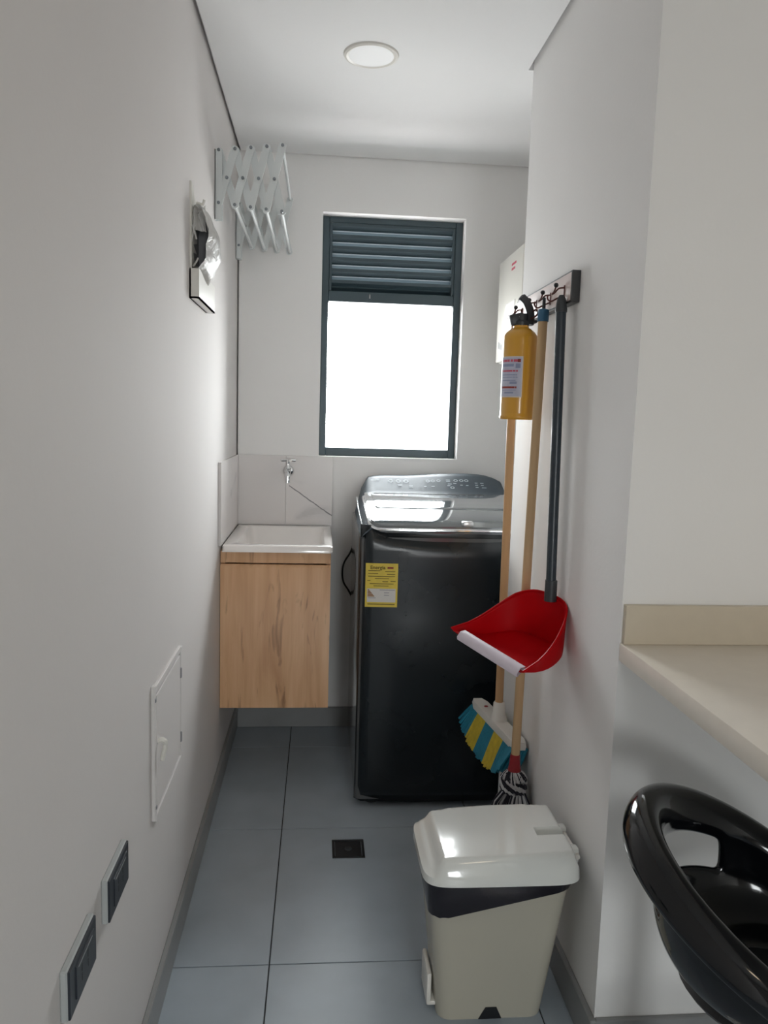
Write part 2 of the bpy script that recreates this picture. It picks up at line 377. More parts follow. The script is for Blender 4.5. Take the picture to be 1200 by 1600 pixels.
# ---------------------------------------------------------------- window with louvre
W = empty('window_1', (.276, 3.17, WZ0), 'tall window with dark teal louvre above a bright pane', kind='structure')
y0, y1 = 3.145, 3.20
def fr(name, a, b, y_0=y0, y_1=y1): return MB().box((a[0], y_0, a[1]), (b[0], y_1, b[1]), .002, 1).build(name, TEAL, W)
fr('frame_stile', (WX0, WZ0), (.024, WZ1)); fr('frame_stile', (.527, WZ0), (WX1, WZ1))
fr('frame_rail', (.024, WZ0), (.527, 1.156)); fr('frame_rail', (.024, 2.040), (.527, WZ1))
mr = fr('middle_rail', (.024, 1.737), (.527, 1.778))
MB().tube([(.188, 3.144, 1.768), (.188, 3.138, 1.764), (.188, 3.138, 1.752)], .003, 6).build('catch', STEEL, mr)
fr('louvre_stile', (.024, 1.778), (.036, 2.040), 3.15, 3.195); fr('louvre_stile', (.515, 1.778), (.527, 2.040), 3.15, 3.195)
nsl = 6; pit = (2.040-1.778)/nsl; sm0 = None
for k in range(nsl):
    zt = 2.040-k*pit
    m = MB()
    m.prism([(.036, 3.150, zt), (.036, 3.150, zt-.012), (.036, 3.156, zt-.016), (.036, 3.186, zt-pit-.004), (.036, 3.192, zt-pit-.004), (.036, 3.192, zt-pit+.004), (.036, 3.157, zt-.006), (.036, 3.154, zt)], (.479, 0, 0))
    m.prism([(.036, 3.163, zt-.022), (.036, 3.160, zt-.028), (.036, 3.165, zt-.031), (.036, 3.169, zt-.025)], (.479, 0, 0))
    m.build('slat', TEAL, W)
MB().box((.022, 3.172, 1.154), (.529, 3.178, 1.739)).build('pane', PANE, W)

# ---------------------------------------------------------------- ceiling light
L = empty('ceiling_light', (.121, 2.236, ZC), 'round white flush downlight in the ceiling, switched off', 'ceiling light')
MB().lathe([(.062, -.004), (.068, -.006), (.074, -.004), (.077, .001), (.077, .004)], (.121, 2.236, ZC), n=48, cap=False).build('trim_ring', WHITEP, L)
MB().lathe([(.0001, -.0035), (.04, -.0035), (.0625, -.004), (.0635, 0)], (.121, 2.236, ZC), n=48).build('diffuser', DIFF, L)

# unseen warm lamp added behind the photographer as fill light
Lk = empty('added_fill_lamp', (.75, -.9, ZC), 'round warm lamp added unseen behind the photographer as fill', 'ceiling light')
MB().lathe([(.150, 0), (.150, -.030), (.140, -.036)], (.75, -.9, ZC), n=40, cap=False).build('trim_ring', WHITEP, Lk)  # trim of the added fill lamp
def glow():
    m = bpy.data.materials.new('added_fill_glow'); m.use_nodes = True; b = m.node_tree.nodes['Principled BSDF']
    b.inputs['Emission Color'].default_value = (1, .80, .56, 1); b.inputs['Emission Strength'].default_value = 12; return m
MB().lathe([(.140, -.034), (.08, -.040), (.0001, -.041)], (.75, -.9, ZC), n=40).build('diffuser', glow(), Lk)  # diffuser of the added fill lamp

# ---------------------------------------------------------------- concertina drying rack
def drying_rack():
    Rk = empty('drying_rack', (XL, 2.74, 1.95), 'white concertina clothes drying rack folded against the left wall', 'drying rack')
    N = 4; px = [-.316, -.268, -.221, -.174, -.127]; ZB, ZT = 1.905, 2.060
    def zt(i): return ZT+.006*i
    def zb(i): return ZB-.004*i+.004
    for ys_, sgn in ((2.449, 1), (3.030, -1)):
        pl = MB().box((XL, ys_-.013, 1.860), (XL+.004, ys_+.013, 2.062), .001, 1).box((XL, ys_-.013, 1.860), (XL+.022, ys_-.009, 2.062), .001, 1).box((XL, ys_+.009, 1.860), (XL+.022, ys_+.013, 2.062), .001, 1).build('wall_channel', ALU, Rk)
        for i in range(N):
            for lay, (a, b) in enumerate((((px[i], zt(i)), (px[i+1], zb(i+1))), ((px[i], zb(i)), (px[i+1], zt(i+1))))):
                d = Vector((b[0]-a[0], 0, b[1]-a[1])); n = Vector((-d.z, 0, d.x)).normalized()*.011; e = d.normalized()*.008
                yy = ys_+(-.009 if lay else 0)*1 -.002
                p, q = Vector((a[0], yy, a[1]))-e, Vector((b[0], yy, b[1]))+e
                MB().prism([p-n*.5, p-n*.5-n*.5+e*.6, q-n-e*.6, q-n*.5, q+n*.5, q+n-e*.6, p+n+e*.6, p+n*.5], (0, .006, 0)).build('scissor_bar', ALU, Rk)
        for i in range(N+1):
            for zz in (zt(i), zb(i)):
                MB().lathe([(.0001, -.002), (.0045, -.0015), (.005, .001), (.005, .018)], (px[i], ys_-.014, zz), 'y', 10).build('rivet', RIVET, Rk)
        for i in range(N):
            MB().lathe([(.0001, -.002), (.0045, -.0015), (.005, .001), (.005, .018)], ((px[i]+px[i+1])/2, ys_-.014, (zt(i)+zb(i+1))/2), 'y', 10).build('rivet', RIVET, Rk)
    for i in range(1, N+1):
        MB().tube([(px[i], 2.438, zt(i)), (px[i], 3.045, zt(i))], .005, 10).build('hanging_rod', ALU, Rk)
    for i in range(1, N+1):
        MB().tube([(px[i], 2.438, zb(i)), (px[i], 3.045, zb(i))], .005, 10).build('hanging_rod', ALU, Rk)
    for i in range(N):
        x, z = (px[i]+px[i+1])/2, (zt(i)+zb(i+1))/2
        MB().tube([(x, 2.442, z), (x, 3.045, z)], .005, 10).build('hanging_rod', ALU, Rk)
drying_rack()

# ---------------------------------------------------------------- bag dispenser and carrier bag on the left wall
Hd = empty('bag_dispenser', (XL, 2.12, 1.60), 'white wall holder with a low tray, high on the left wall', 'bag holder')
MB().prism([(XL, 1.99, 1.63), (XL, 1.99, 1.842), (XL, 2.012, 1.836), (XL, 2.075, 1.792), (XL, 2.10, 1.63)], (.005, 0, 0)).build('hanging_strap', WHITEP, Hd)
m = MB()
m.box((XL, 1.985, 1.562), (XL+.004, 2.27, 1.634)); m.box((XL, 1.985, 1.562), (XL+.024, 1.989, 1.634)); m.box((XL+.020, 1.989, 1.562), (XL+.024, 2.266, 1.634))
m.box((XL, 2.266, 1.562), (XL+.024, 2.27, 1.634)); m.box((XL, 1.985, 1.562), (XL+.024, 2.27, 1.566))
m.build('tray', WHITEP, Hd)
MB().tube([(XL+.010, 2.03, 1.80), (XL+.026, 2.03, 1.797), (XL+.030, 2.03, 1.808)], .004, 8).build('peg', WHITEP, Hd)
# the bag: crumpled film shell, mouth open towards the camera
def carrier_bag():
    m = MB(); NS, NR = 14, 28; rs = []
    rnd = random.Random(3)
    for i in range(NS):
        t = i/(NS-1); y = 1.992+.285*t
        hx = .030*(1-.0*t)*(1+.55*math.sin(math.pi*min(t*1.5, 1)))*(1-.55*max(0, t-.55)/.45)
        hz = .078*(1+.12*math.sin(math.pi*t)); zc = 1.712-.006*math.sin(math.pi*t)
        hx *= (1-.75*max(0, t-.75)/.25*max(0, t-.75)/.25); hz *= (1-.45*(max(0, t-.7)/.3)**2)
        r = []
        for k in range(NR):
            a = 2*math.pi*k/NR; c, s_ = math.cos(a), math.sin(a)
            wob = 1+.10*math.sin(5*a+4*t)+.07*math.sin(9*a-7*t+1)+rnd.uniform(-.025, .025)
            x = XL+.016+max(-.0135, hx*(c*wob)*(.92 if c > 0 else .5)); z = zc+hz*s_*(1+.05*math.sin(7*a+9*t))
            r.append((x, y+.012*math.sin(3*a+2)*(.4 if i == 0 else 1), z))
        rs.append(r)
    m.rings(rs, True, False, True)
    # film gathered up to the peg, with one loose ear
    G = []
    for j in range(7):
        t = j/6; row = []
        for i in range(19):
            u = i/18; wd = .034-.014*t
            ear = max(0, (u-.72)/.28)*.026*t*t
            row.append((XL+.0035+wd*u+.0015*math.sin(11*u+3*t)+ear*.25, 1.994+.022*u+.0045*math.sin(13*u+2*t)+.010*t, 1.728+.058*t-.020*t*u+ear+.004*math.sin(8*u)*t))
        G.append(row)
    m.rings(G, False)
    m.rings([[(p[0]+.0012, p[1]+.0016, p[2]) for p in r] for r in G], False)
    for q in (((.004, 1.74), (.016, 1.705)), ((.012, 1.755), (.004, 1.70)), ((.02, 1.66), (.008, 1.64))):
        m.tube([(XL+q[0][0], 1.995, q[0][1]), (XL+(q[0][0]+q[1][0])/2+.002, 1.991, (q[0][1]+q[1][1])/2), (XL+q[1][0], 1.995, q[1][1])], .0022, 6)
    o = m.build('carrier_bag', FILMT, loc=(XL+.02, 2.12, 1.64), label='crumpled white plastic bag hanging open from the wall holder', cat='plastic bag', sharp=60)
    i = MB(); i.rings([[(XL+.016+(p[0]-XL-.016)*.85, 2.02, 1.705+(p[2]-1.705)*.85) for p in rs[0]], [(XL+.016+(p[0]-XL-.016)*.8, 2.10, 1.705+(p[2]-1.705)*.8) for p in rs[0]]], True, False, True)
    i.build('mouth_shade', BAGSHADE, o)  # dark grey sleeve standing for the shade inside the bag
carrier_bag()

# ---------------------------------------------------------------- access panel, sockets
A = empty('access_panel', (XL, 1.67, .585), 'white square service hatch with a small latch, low on the left wall', 'access panel')
def yz(name, ya, yb, za, zb, t0, t1, mtl, par, bev=.0012): return MB().box((XL+t0, ya, za), (XL+t1, yb, zb), bev, 1).build(name, mtl, par)
yz('frame_side', 1.518, 1.534, .445, .732, 0, .007, PAINTDIM, A); yz('frame_side', 1.818, 1.834, .435, .722, 0, .007, PAINTDIM, A)
yz('frame_side', 1.534, 1.818, .712, .727, 0, .007, PAINTDIM, A); yz('frame_side', 1.534, 1.818, .436, .452, 0, .007, PAINTDIM, A)
dr = yz('hatch_door', 1.543, 1.812, .460, .705, -.004, .006, PAINTDIM, A)
yz('painted_gap_shadow', 1.534, 1.818, .452, .712, -.006, .0006, NAVYP, A, 0)  # dark sheet painted as the shadow between hatch frame and door
lt = MB().tube(smooth_path([(XL+.006, 1.556, .602), (XL+.016, 1.556, .604), (XL+.020, 1.560, .592), (XL+.014, 1.556, .560)], 4), [.006]*7+[.005]*5+[.004], 8).build('latch', WHITEP, dr)
for z in (.66, .50): yz('hinge', 1.811, 1.819, z-.012, z+.012, .002, .009, INKGREY, A)
for z in (.70, .472): yz('screw_tab', 1.524, 1.531, z-.004, z+.004, .005, .009, INKGREY, A)
def socket(yc, zc, label):
    S = empty('wall_socket', (XL, yc, zc-.037), label, 'power socket', 'sockets on the left wall')
    yz('rim', yc-.062, yc+.062, zc-.037, zc+.037, 0, .010, SOCKETRIM, S, .002)
    pl = yz('face_plate', yc-.060, yc+.060, zc-.035, zc+.035, .009, .013, NAVYP, S, .001)
    md = yz('module', yc-.036, yc+.046, zc-.024, zc+.024, .012, .0145, NAVYP, S, .001)
    yz('print_line', yc-.028, yc+.036, zc+.018, zc+.0195, .0146, .0149, SOCKETRIM, md, 0)
    for dy in (-.012, .016):
        for dz in (-.007, .007): yz('slot', yc+dy-.0015, yc+dy+.0015, zc+dz-.005, zc+dz+.005, .0145, .0149, BLACKP, md, 0)
socket(1.020, .508, 'black double wall socket nearer the camera, lowest on the left wall')
socket(1.214, .512, 'black double wall socket between the other socket and the white hatch')

# ---------------------------------------------------------------- splashback, sink, cabinet
B = empty('marble_splashback', (-.13, D, .84), 'pale veined marble splashback behind the tap', 'splashback')
MB().box((-.318, D-.010, .845), (-.1308, D, 1.122), .0008, 1).build('tile', MARBLE, B)
MB().box((-.1302, D-.010, .845), (.055, D, 1.122), .0008, 1).build('tile', MARBLE, B)
B2 = empty('side_splashback', (XL, 2.8, .84), 'pale marble upstand against the left wall beside the sink', 'splashback')
MB().box((XL, 2.54, .845), (XL+.010, D-.0105, 1.122), .0008, 1).build('tile', MARBLE, B2)

S = empty('laundry_sink', (-.136, 2.82, .80), 'white rectangular laundry sink with a sloping basin set on the oak cabinet', 'sink')
def sink():
    x0, x1, ya, yb, zt = XL+.010, .052, 2.562, 3.072, .845
    m = MB(); n = 5
    o_ = lambda z, i=0: rrect(x0+i, x1-i, ya+i, yb-i, z, .012, n)
    inn = lambda z, i, r, fy=0, by=0: rrect(x0+.045+i, x1-.030-i, ya+.035+i+fy, yb-.06-i-by, z, r, n)
    rs = [o_(.822), o_(zt-.004), o_(zt, .004), inn(zt, -.004, .035), inn(zt-.004, 0, .035), inn(zt-.05, .012, .04, .02, .10), inn(zt-.16, .03, .04, .03, .20), inn(zt-.17, .06, .03, .06, .22)]
    m.rings(rs, True, False, True); b = m.build('basin', ENAMEL, S, sharp=50)
    m = MB(); m.box((x0, ya+.001, .822), (x1, ya+.02, .826)); m.build('front_lip', ENAMEL, S)
    MB().lathe([(.0001, .001), (.012, .001), (.020, .003), (.022, 0)], (-.13, 2.76, zt-.171), n=20).build('drain', CHROME, S)
sink()
Cb = empty('sink_cabinet', (-.136, 2.83, .27), 'light oak wall-hung cabinet with one door under the laundry sink', 'cabinet')
CX0, CX1, CY = XL+.002, .046, 2.585
m = MB(); t = .015
m.box((CX0, CY+.02, .272), (CX0+t, D-.014, .822)); m.box((CX1-t, CY+.02, .272), (CX1, D-.014, .822)); m.box((CX0, CY+.02, .272), (CX1, D-.014, .272+t)); m.box((CX0, D-.03, .272), (CX1, D-.014, .822)); m.box((CX0, CY+.02, .78), (CX1, CY+.04, .822))
m.build('carcass', OAK, Cb)
MB().box((CX0, CY+.004, .781), (CX1, CY+.02, .822), .001, 1).build('top_rail', OAK, Cb)
MB().prism([(CX0, CY, .272), (CX0, CY, .766), (CX0, CY+.006, .776), (CX0, CY+.018, .776), (CX0, CY+.018, .272)], (CX1-CX0, 0, 0)).build('door', OAK, Cb)

T = empty('tap', (-.121, D-.010, 1.06), 'chrome wall tap with a cross handle above the laundry sink', 'tap')
MB().lathe([(.0001, -.016), (.011, -.015), (.020, -.008), (.023, 0)], (-.121, D-.010, 1.062), 'y', 24).build('wall_flange', CHROME, T)
MB().tube(smooth_path([(-.121, D-.012, 1.062), (-.121, D-.05, 1.062), (-.121, D-.078, 1.060), (-.121, D-.094, 1.045), (-.121, D-.096, 1.022)], 5), [.010]*6+[.013]*5+[.012]*5+[.0095]*5, 14).build('spout', CHROME, T)
MB().lathe([(.011, 0), (.012, .006), (.008, .012), (.006, .030), (.009, .036), (.009, .042), (.0001, .044)], (-.121, D-.062, 1.068), n=16).build('valve_stem', CHROME, T)
for a in (.35, .35+math.pi/2):
    dx, dy = math.cos(a)*.030, math.sin(a)*.030
    MB().tube([(-.121-dx, D-.062-dy, 1.106), (-.121-dx*.8, D-.062-dy*.8, 1.106), (-.121, D-.062, 1.107), (-.121+dx*.8, D-.062+dy*.8, 1.106), (-.121+dx, D-.062+dy, 1.106)], [.005, .0055, .0045, .0055, .005], 10).build('cross_handle', CHROME, T)

# ---------------------------------------------------------------- floor drain
F = empty('floor_drain', (.108, 2.154, 0), 'small square black drain grate in the grey floor', 'floor drain')
fx0, fx1, fy0, fy1 = .060, .156, 2.106, 2.203
for a, b in (((fx0, fy0), (fx1, fy0+.008)), ((fx0, fy1-.008), (fx1, fy1)), ((fx0, fy0+.008), (fx0+.008, fy1-.008)), ((fx1-.008, fy0+.008), (fx1, fy1-.008))):
    MB().box((a[0], a[1], -.002), (b[0], b[1], .003), .001, 1).build('rim', BLACKP, F)
MB().box((fx0+.009, fy0+.009, -.002), (fx1-.009, fy1-.009, .0015), .0008, 1).build('cover', BLACKP, F)
MB().lathe([(.0001, .004), (.008, .0038), (.011, .0015)], (.108, 2.154, 0), n=16).build('lift_knob', DARKP, F)

# ---------------------------------------------------------------- washing machine
def washer():
    x0, x1, yf, yb = .136, .768, 2.398, 3.060
    Wm = empty('washing_machine', ((x0+x1)/2, 2.73, 0), 'dark slate top-loading washing machine under the window', 'washing machine')
    cx = (x0+x1)/2; hw = (x1-x0)/2
    # cabinet: sides and back
    m = MB(); m.rings([rrect(x0, x1, yf+.004, yb, z, .022, 5) for z in (.028, .905)], True, True, True); m.build('cabinet', WASHSIDE, Wm)
    # front panel: gently bowed sheet with a concave pull under the lid
    NX, NZ = 30, 22; m = MB(); gr = []
    for j in range(NZ+1):
        z = .020+(.944-.020)*j/NZ
        if j > 15: z = .80+(.944-.80)*(j-15)/(NZ-15)
        else: z = .020+(.78)*j/15
        row = []
        for i in range(NX+1):
            u = -1+2*i/NX; x = cx+hw*u
            bow = -.010*(1-u*u)
            edge = .020*max(0, (abs(u)-.93)/.07)**2
            foot = .012*max(0, (.05-z)/.03)**2
            zt = .905-.035*(1-u*u)
            pull = .022*max(0, min(1, (z-zt)/.030))*(1-u**8)
            row.append(m.bm.verts.new((x, yf+bow+edge+foot+pull, z)))
        gr.append(row)
    for j in range(NZ):
        for i in range(NX): m.f([gr[j][i], gr[j][i+1], gr[j+1][i+1], gr[j+1][i]], True)
    fp = m.build('front_panel', WASH, Wm, solid=.003, soff=0, sharp=60)
    # top cover: arch sections running from front to back
    prof = [(2.392, .940, .940), (2.398, .940, .9445), (2.42, .935, .952), (2.46, .935, .962), (2.52, .93, .9725), (2.60, .93, .983), (2.70, .93, .992), (2.84, .93, 1.000), (2.87, .93, 1.012), (2.945, .93, 1.052), (2.965, .93, 1.058), (3.03, .93, 1.058), (3.058, .93, 1.045)]
    m = MB(); rs = []
    NP = 24
    for y, zb_, zt in prof:
        r = [(x0+.001, y, zb_-.038)]
        for k in range(NP+1):
            u = -1+2*k/NP; a = abs(u)
            cons = max(0, min(1, (y-2.85)/.09))
            drop = (zt-zb_+.03)*max(0, (a-.80)/.20)**2.4 + cons*.045*max(0, (a-.55)/.45)**2.2*(1 if u > 0 else .35)
            x = cx+(hw-.001)*u*(1-.015) + 0
            r.append((x, y, zt-drop+cons*.012*max(0, math.cos((u-.35)*2.2))))
        r.append((x1-.001, y, zb_-.038)); rs.append(r)
    m.rings(rs, False, False, False); m.bm.faces.ensure_lookup_table()
    f0 = [v for v in m.bm.verts if abs(v.co.y-2.392) < 1e-6]
    m.build('top_cover', CONSOLE, Wm, sharp=50)
    def surf(x, y):
        for (a, _, za), (b, _, zb2) in zip(prof, prof[1:]):
            if a <= y <= b:
                cons = max(0, min(1, (y-2.85)/.09)); u = (x-cx)/hw
                aa = abs(u)
                return za+(zb2-za)*(y-a)/(b-a)+cons*.012*max(0, math.cos((u-.35)*2.2)) - cons*.045*max(0, (aa-.55)/.45)**2.2*(1 if u > 0 else .35)
        return 1.0
    # lid: chrome-edged smoked glass
    def slab(xa, xb, ya, yb2, dz, th, r, n=5):
        P = rrect(xa, xb, ya, yb2, 0, r, n); q = []
        return [[(p[0], p[1], surf(p[0], p[1])+dz-th) for p in P], [(p[0], p[1], surf(p[0], p[1])+dz-.002) for p in P],
                [(cx+(p[0]-cx)*.994, (ya+yb2)/2+(p[1]-(ya+yb2)/2)*.992, surf(p[0], p[1])+dz) for p in P]]
    def sheet(xa, xb, ya, yb2, dz, skirt_, rc, ny=16, nx=22):
        mb = MB(); G = []; mx_, hw_ = (xa+xb)/2, (xb-xa)/2
        for j in range(ny+1):
            y = ya+(yb2-ya)*(1-math.cos(math.pi*j/ny))/2
            e = min(y-ya, yb2-y); cut = rc-math.sqrt(max(0, rc*rc-(rc-min(e, rc))**2))
            edge = .004*max(0, 1-e/.008)
            G.append([mb.bm.verts.new((mx_+(hw_-cut)*(-1+2*i/nx), y, surf(mx_, max(y, 2.393))+dz-edge-.0)) for i in range(nx+1)])
        for j in range(ny):
            for i in range(nx): mb.f([G[j][i], G[j][i+1], G[j+1][i+1], G[j+1][i]], True)
        per = G[0]+[r[-1] for r in G[1:]]+list(reversed(G[-1]))[1:]+[r[0] for r in reversed(G[1:-1])]
        lo = [mb.bm.verts.new(v.co-Vector((0, 0, skirt_))) for v in per]; n = len(per)
        for k in range(n): mb.f([per[k], lo[k], lo[(k+1) % n], per[(k+1) % n]], True)
        return mb
    ld = sheet(x0+.030, x1-.030, 2.384, 2.846, .008, .022, .05).build('lid', LIDGLASS, Wm, sharp=40)
    m = MB(); P = rrect(x0+.028, x1-.028, 2.381, 2.847, 0, .052, 6)
    rim = [(p[0], p[1], surf(cx, max(p[1], 2.393))-.008) for p in P]
    m.tube(rim+[rim[0]], .006, 8, cap=False); m.build('chrome_trim', CHROME, ld)
    sheet(x0+.055, x1-.075, 2.53, 2.825, .0115, .004, .03).build('glass_pane', LIDGLASS, ld, sharp=40)
    MB().box((x0+.065, 2.785, surf(cx, 2.785)+.0110), (x1-.16, 2.792, surf(cx, 2.785)+.0128)).build('seam', DARKP, ld)
    m = MB().box((cx+.005, 2.381, .945), (cx+.040, 2.408, .962), .004, 2); m.build('lid_grip', STEEL, ld)
    # chrome hinges at the side
    for xx in (x0+.006, x1-.006): MB().tube(smooth_path([(xx, 2.84, .985), (xx, 2.66, .955), (xx+.002, 2.44, .93)], 4), [.0025]*8+[.006], 8).build('side_trim', CHROME, Wm)
    # control panel print on the sloping console
    sl = math.atan2(.040, .075)
    cn = MB(); cn.use(PRINT)
    def disc(x, v, r, mb):
        y = 2.875+v*.068; z = surf(x, y)+.0025; n = 14
        for (ra, rb) in ((r, r*.6),):
            o = [mb.bm.verts.new((x+ra*math.cos(2*math.pi*k/n), y+ra*math.sin(2*math.pi*k/n)*math.cos(sl), z+ra*math.sin(2*math.pi*k/n)*math.sin(sl))) for k in range(n)]
            i = [mb.bm.verts.new((x+rb*math.cos(2*math.pi*k/n), y+rb*math.sin(2*math.pi*k/n)*math.cos(sl), z+rb*math.sin(2*math.pi*k/n)*math.sin(sl))) for k in range(n)]
            for k in range(n): mb.f([o[k], o[(k+1) % n], i[(k+1) % n], i[k]])
    def dash(x, v, wd, hh, mb):
        y = 2.875+v*.068; z = surf(x, y)+.0022
        q = [(x-wd/2, y, z), (x+wd/2, y, z), (x+wd/2, y+hh*math.cos(sl), z+hh*math.sin(sl)), (x-wd/2, y+hh*math.cos(sl), z+hh*math.sin(sl))]
        mb.f([mb.bm.verts.new(p) for p in q])
    px2x = lambda p: .178+(p-575)*.00246
    for p in (614, 626, 638): b = MB(); disc(px2x(p), .72, .0105, b); b.build('button', PRINT, Wm)
    for p in (672, 680, 689, 716, 725, 733): b = MB(); disc(px2x(p), .66, .0085, b); b.build('button', PRINT, Wm)
    b = MB(); disc(px2x(709), .12, .008, b); b.build('button', PRINT, Wm)
    for p, v, wd in ((590, .80, .034), (628, .40, .020), (628, .30, .016), (645, .28, .014), (645, .16, .014), (667, .20, .010), (679, .20, .013), (704, .68, .016), (704, .56, .016), (706, .38, .016), (714, .42, .012), (724, .30, .010), (733, .28, .010), (704, .25, .012), (748, .48, .011), (748, .32, .011), (748, .16, .011), (757, .48, .013), (757, .32, .011), (759, .14, .018)):
        cn = MB(); dash(px2x(p), v, wd, .0045, cn); cn.build('print_mark', PRINT, Wm, sharp=0)
    # energy sticker
    ly = yf-.0105; lx0, lx1, lz0, lz1 = .1535, .2565, .681, .823
    def fy(x): u = (x-cx)/hw; return yf-.010*(1-u*u)-.0028+.020*max(0, (abs(u)-.93)/.07)**2
    def patch(xa, xb, za, zb_, off, mtl, nm, par):
        mb = MB(); n = 6; rs = [[(xa+(xb-xa)*k/n, fy(xa+(xb-xa)*k/n)-off, z) for k in range(n+1)] for z in (za, zb_)]
        mb.rings(rs, False); return mb.build(nm, mtl, par, sharp=0)
    st = patch(lx0, lx1, lz0, lz1, 0, YELLOW, 'energy_label', Wm); st['label'] = 'yellow and white energy rating sticker'
    patch(lx0+.006, lx1-.006, lz0+.016, lz0+.060, .0004, LABELW, 'white_field', st)
    tm = MB(); tm.use(INK)
    text_mesh(tm, 'Energía', .0165, Matrix.Translation((lx0+.014, fy(lx0+.075)-.0006, lz1-.0185)) @ Matrix.Rotation(math.radians(90), 4, 'X'))
    tm.build('heading', INK, st, sharp=0)
    patch(lx1-.034, lx1-.015, lz1-.017, lz1-.011, .0005, INKRED, 'red_mark', st)
    ln = [(0.008, .046, .024), (.062, .094, .026), (.008, .040, .033), (.068, .094, .035), (.008, .094, .042), (.030, .075, .049), (.006, .016, .056), (.054, .072, .059), (.080, .096, .058), (.014, .090, .066), (.026, .074, .073)]
    for a, b_, dz in ln: patch(lx0+a, lx0+b_, lz1-dz-.0012, lz1-dz+.0012, .0005, INK, 'text_line', st)
    for a, b_, dz in ((.046, .094, .086), (.060, .076, .095), (.060, .076, .103), (.010, .034, .112)): patch(lx0+a, lx0+b_, lz1-dz-.001, lz1-dz+.001, .0008, INKGREY, 'text_line', st)
    patch(lx0+.008, lx1-.008, lz0+.008, lz0+.011, .0005, INK, 'text_line', st)
    tr = MB(); xa = lx0+.008
    for k in range(5):
        zz = lz1-.084-.005*k; ww = .006+.0042*k
        tr.f([tr.bm.verts.new(p) for p in ((xa, fy(xa)-.0009, zz-.004), (xa+ww, fy(xa+ww)-.0009, zz-.004), (xa+ww-.003, fy(xa+ww)-.0009, zz), (xa, fy(xa)-.0009, zz))])
    tr.build('rating_arrows', INKORANGE, st, sharp=0)
    for xx in (x0+.06, x1-.06):
        for yy in (yf+.06, yb-.06): MB().lathe([(.026, 0), (.028, .004), (.022, .016), (.014, .018), (.014, .034)], (xx, yy, 0), n=16).build('foot', BLACKP, Wm)
washer()
# hose bulging out between washer and wall
MB().tube(smooth_path([(.150, 3.068, .40), (.142, 3.067, .540), (.132, 3.064, .575), (.108, 3.058, .615), (.1015, 3.056, .655), (.108, 3.058, .697), (.132, 3.064, .738), (.142, 3.067, .775), (.150, 3.068, .90)], 6), .0036, 8).build('power_cord', BLACKP, loc=(.12, 3.06, .40), label='thin dark cord bulging out beside the back edge of the washer', cat='cord')

# ---------------------------------------------------------------- water heater in the recess
Wh = empty('water_heater', (.76, 2.76, 1.49), 'white gas water heater behind the partition, right of the window', 'water heater')
MB().box((.668, 2.575, 1.495), (XREC, 2.925, 1.872), .012, 3).build('casing', HEATER, Wh)
fc = MB().box((.660, 2.580, 1.500), (.670, 2.922, 1.868), .005, 2).build('front_cover', HEATER, Wh)
tm = MB().use(INKRED)
Mt = Matrix.Translation((.6594, 2.735, 1.812)) @ Matrix(((0, 0, -1, 0), (-1, 0, 0, 0), (0, 1, 0, 0), (0, 0, 0, 1)))
for k, wd in enumerate((.062, .048)): tm.box((.6592, 2.730-wd, 1.822-k*.016), (.6597, 2.730, 1.830-k*.016))
tm.build('red_print', INKPINK, fc)
tm = MB()
for k in range(3): tm.box((.6592, 2.872-k*.020, 1.550-k*.004), (.6597, 2.884-k*.020, 1.574-k*.006))
tm.build('grey_print', INKGREY, fc)
MB().box((.6585, 2.66, 1.60), (.6605, 2.80, 1.70), .0005, 1).build('info_sticker', LABELW, fc)
MB().tube(smooth_path([(.765, 2.70, 1.872), (.765, 2.70, 1.900), (.765, 2.73, 1.935), (.78, 2.84, 1.945), (.80, 3.081, 1.945)], 5), .024, 16).build('flue', ALU, Wh)
for yy in (2.64, 2.70, 2.80): MB().tube([(.76, yy, 1.495), (.76, yy, 1.40), (XREC, yy, 1.38)], .008, 8).build('pipe', STEEL, Wh)

# ---------------------------------------------------------------- hook rail
Hr = empty('hook_rail', (XR, 1.98, 1.58), 'dark-edged wooden rail with four bronze hooks on the partition', 'hook rail')
MB().box((XR-.0205, 1.744, 1.558), (XR-.016, 2.226, 1.620)).build('board_face', PINKW, Hr)
MB().box((XR-.020, 1.738, 1.553), (XR, 2.232, 1.624), .001, 1).build('board', DARKE, Hr)
for yk in (2.185, 2.045, 1.920, 1.811):
    hk = MB().box((XR-.0225, yk-.027, 1.568), (XR-.020, yk-.021, 1.598), .001, 1).build('hook_plate', WIRE, Hr)
    MB().tube(smooth_path([(XR-.022, yk-.024, 1.592), (XR-.034, yk-.022, 1.590), (XR-.040, yk-.012, 1.582), (XR-.044, yk-.004, 1.580), (XR-.038, yk, 1.586), (XR-.034, yk, 1.598)], 5), .0019, 8).build('upper_prong', WIRE, hk)
    MB().tube(smooth_path([(XR-.022, yk-.024, 1.574), (XR-.036, yk-.018, 1.568), (XR-.048, yk-.012, 1.562), (XR-.056, yk-.010, 1.568), (XR-.055, yk-.010, 1.577)], 5), .0019, 8).build('lower_prong', WIRE, hk)
    MB().lathe([(.0001, -.006), (.004, -.0045), (.006, 0), (.004, .0045), (.0001, .006)], (XR-.034, yk, 1.601), n=12).build('ball_tip', BLACKP, hk)

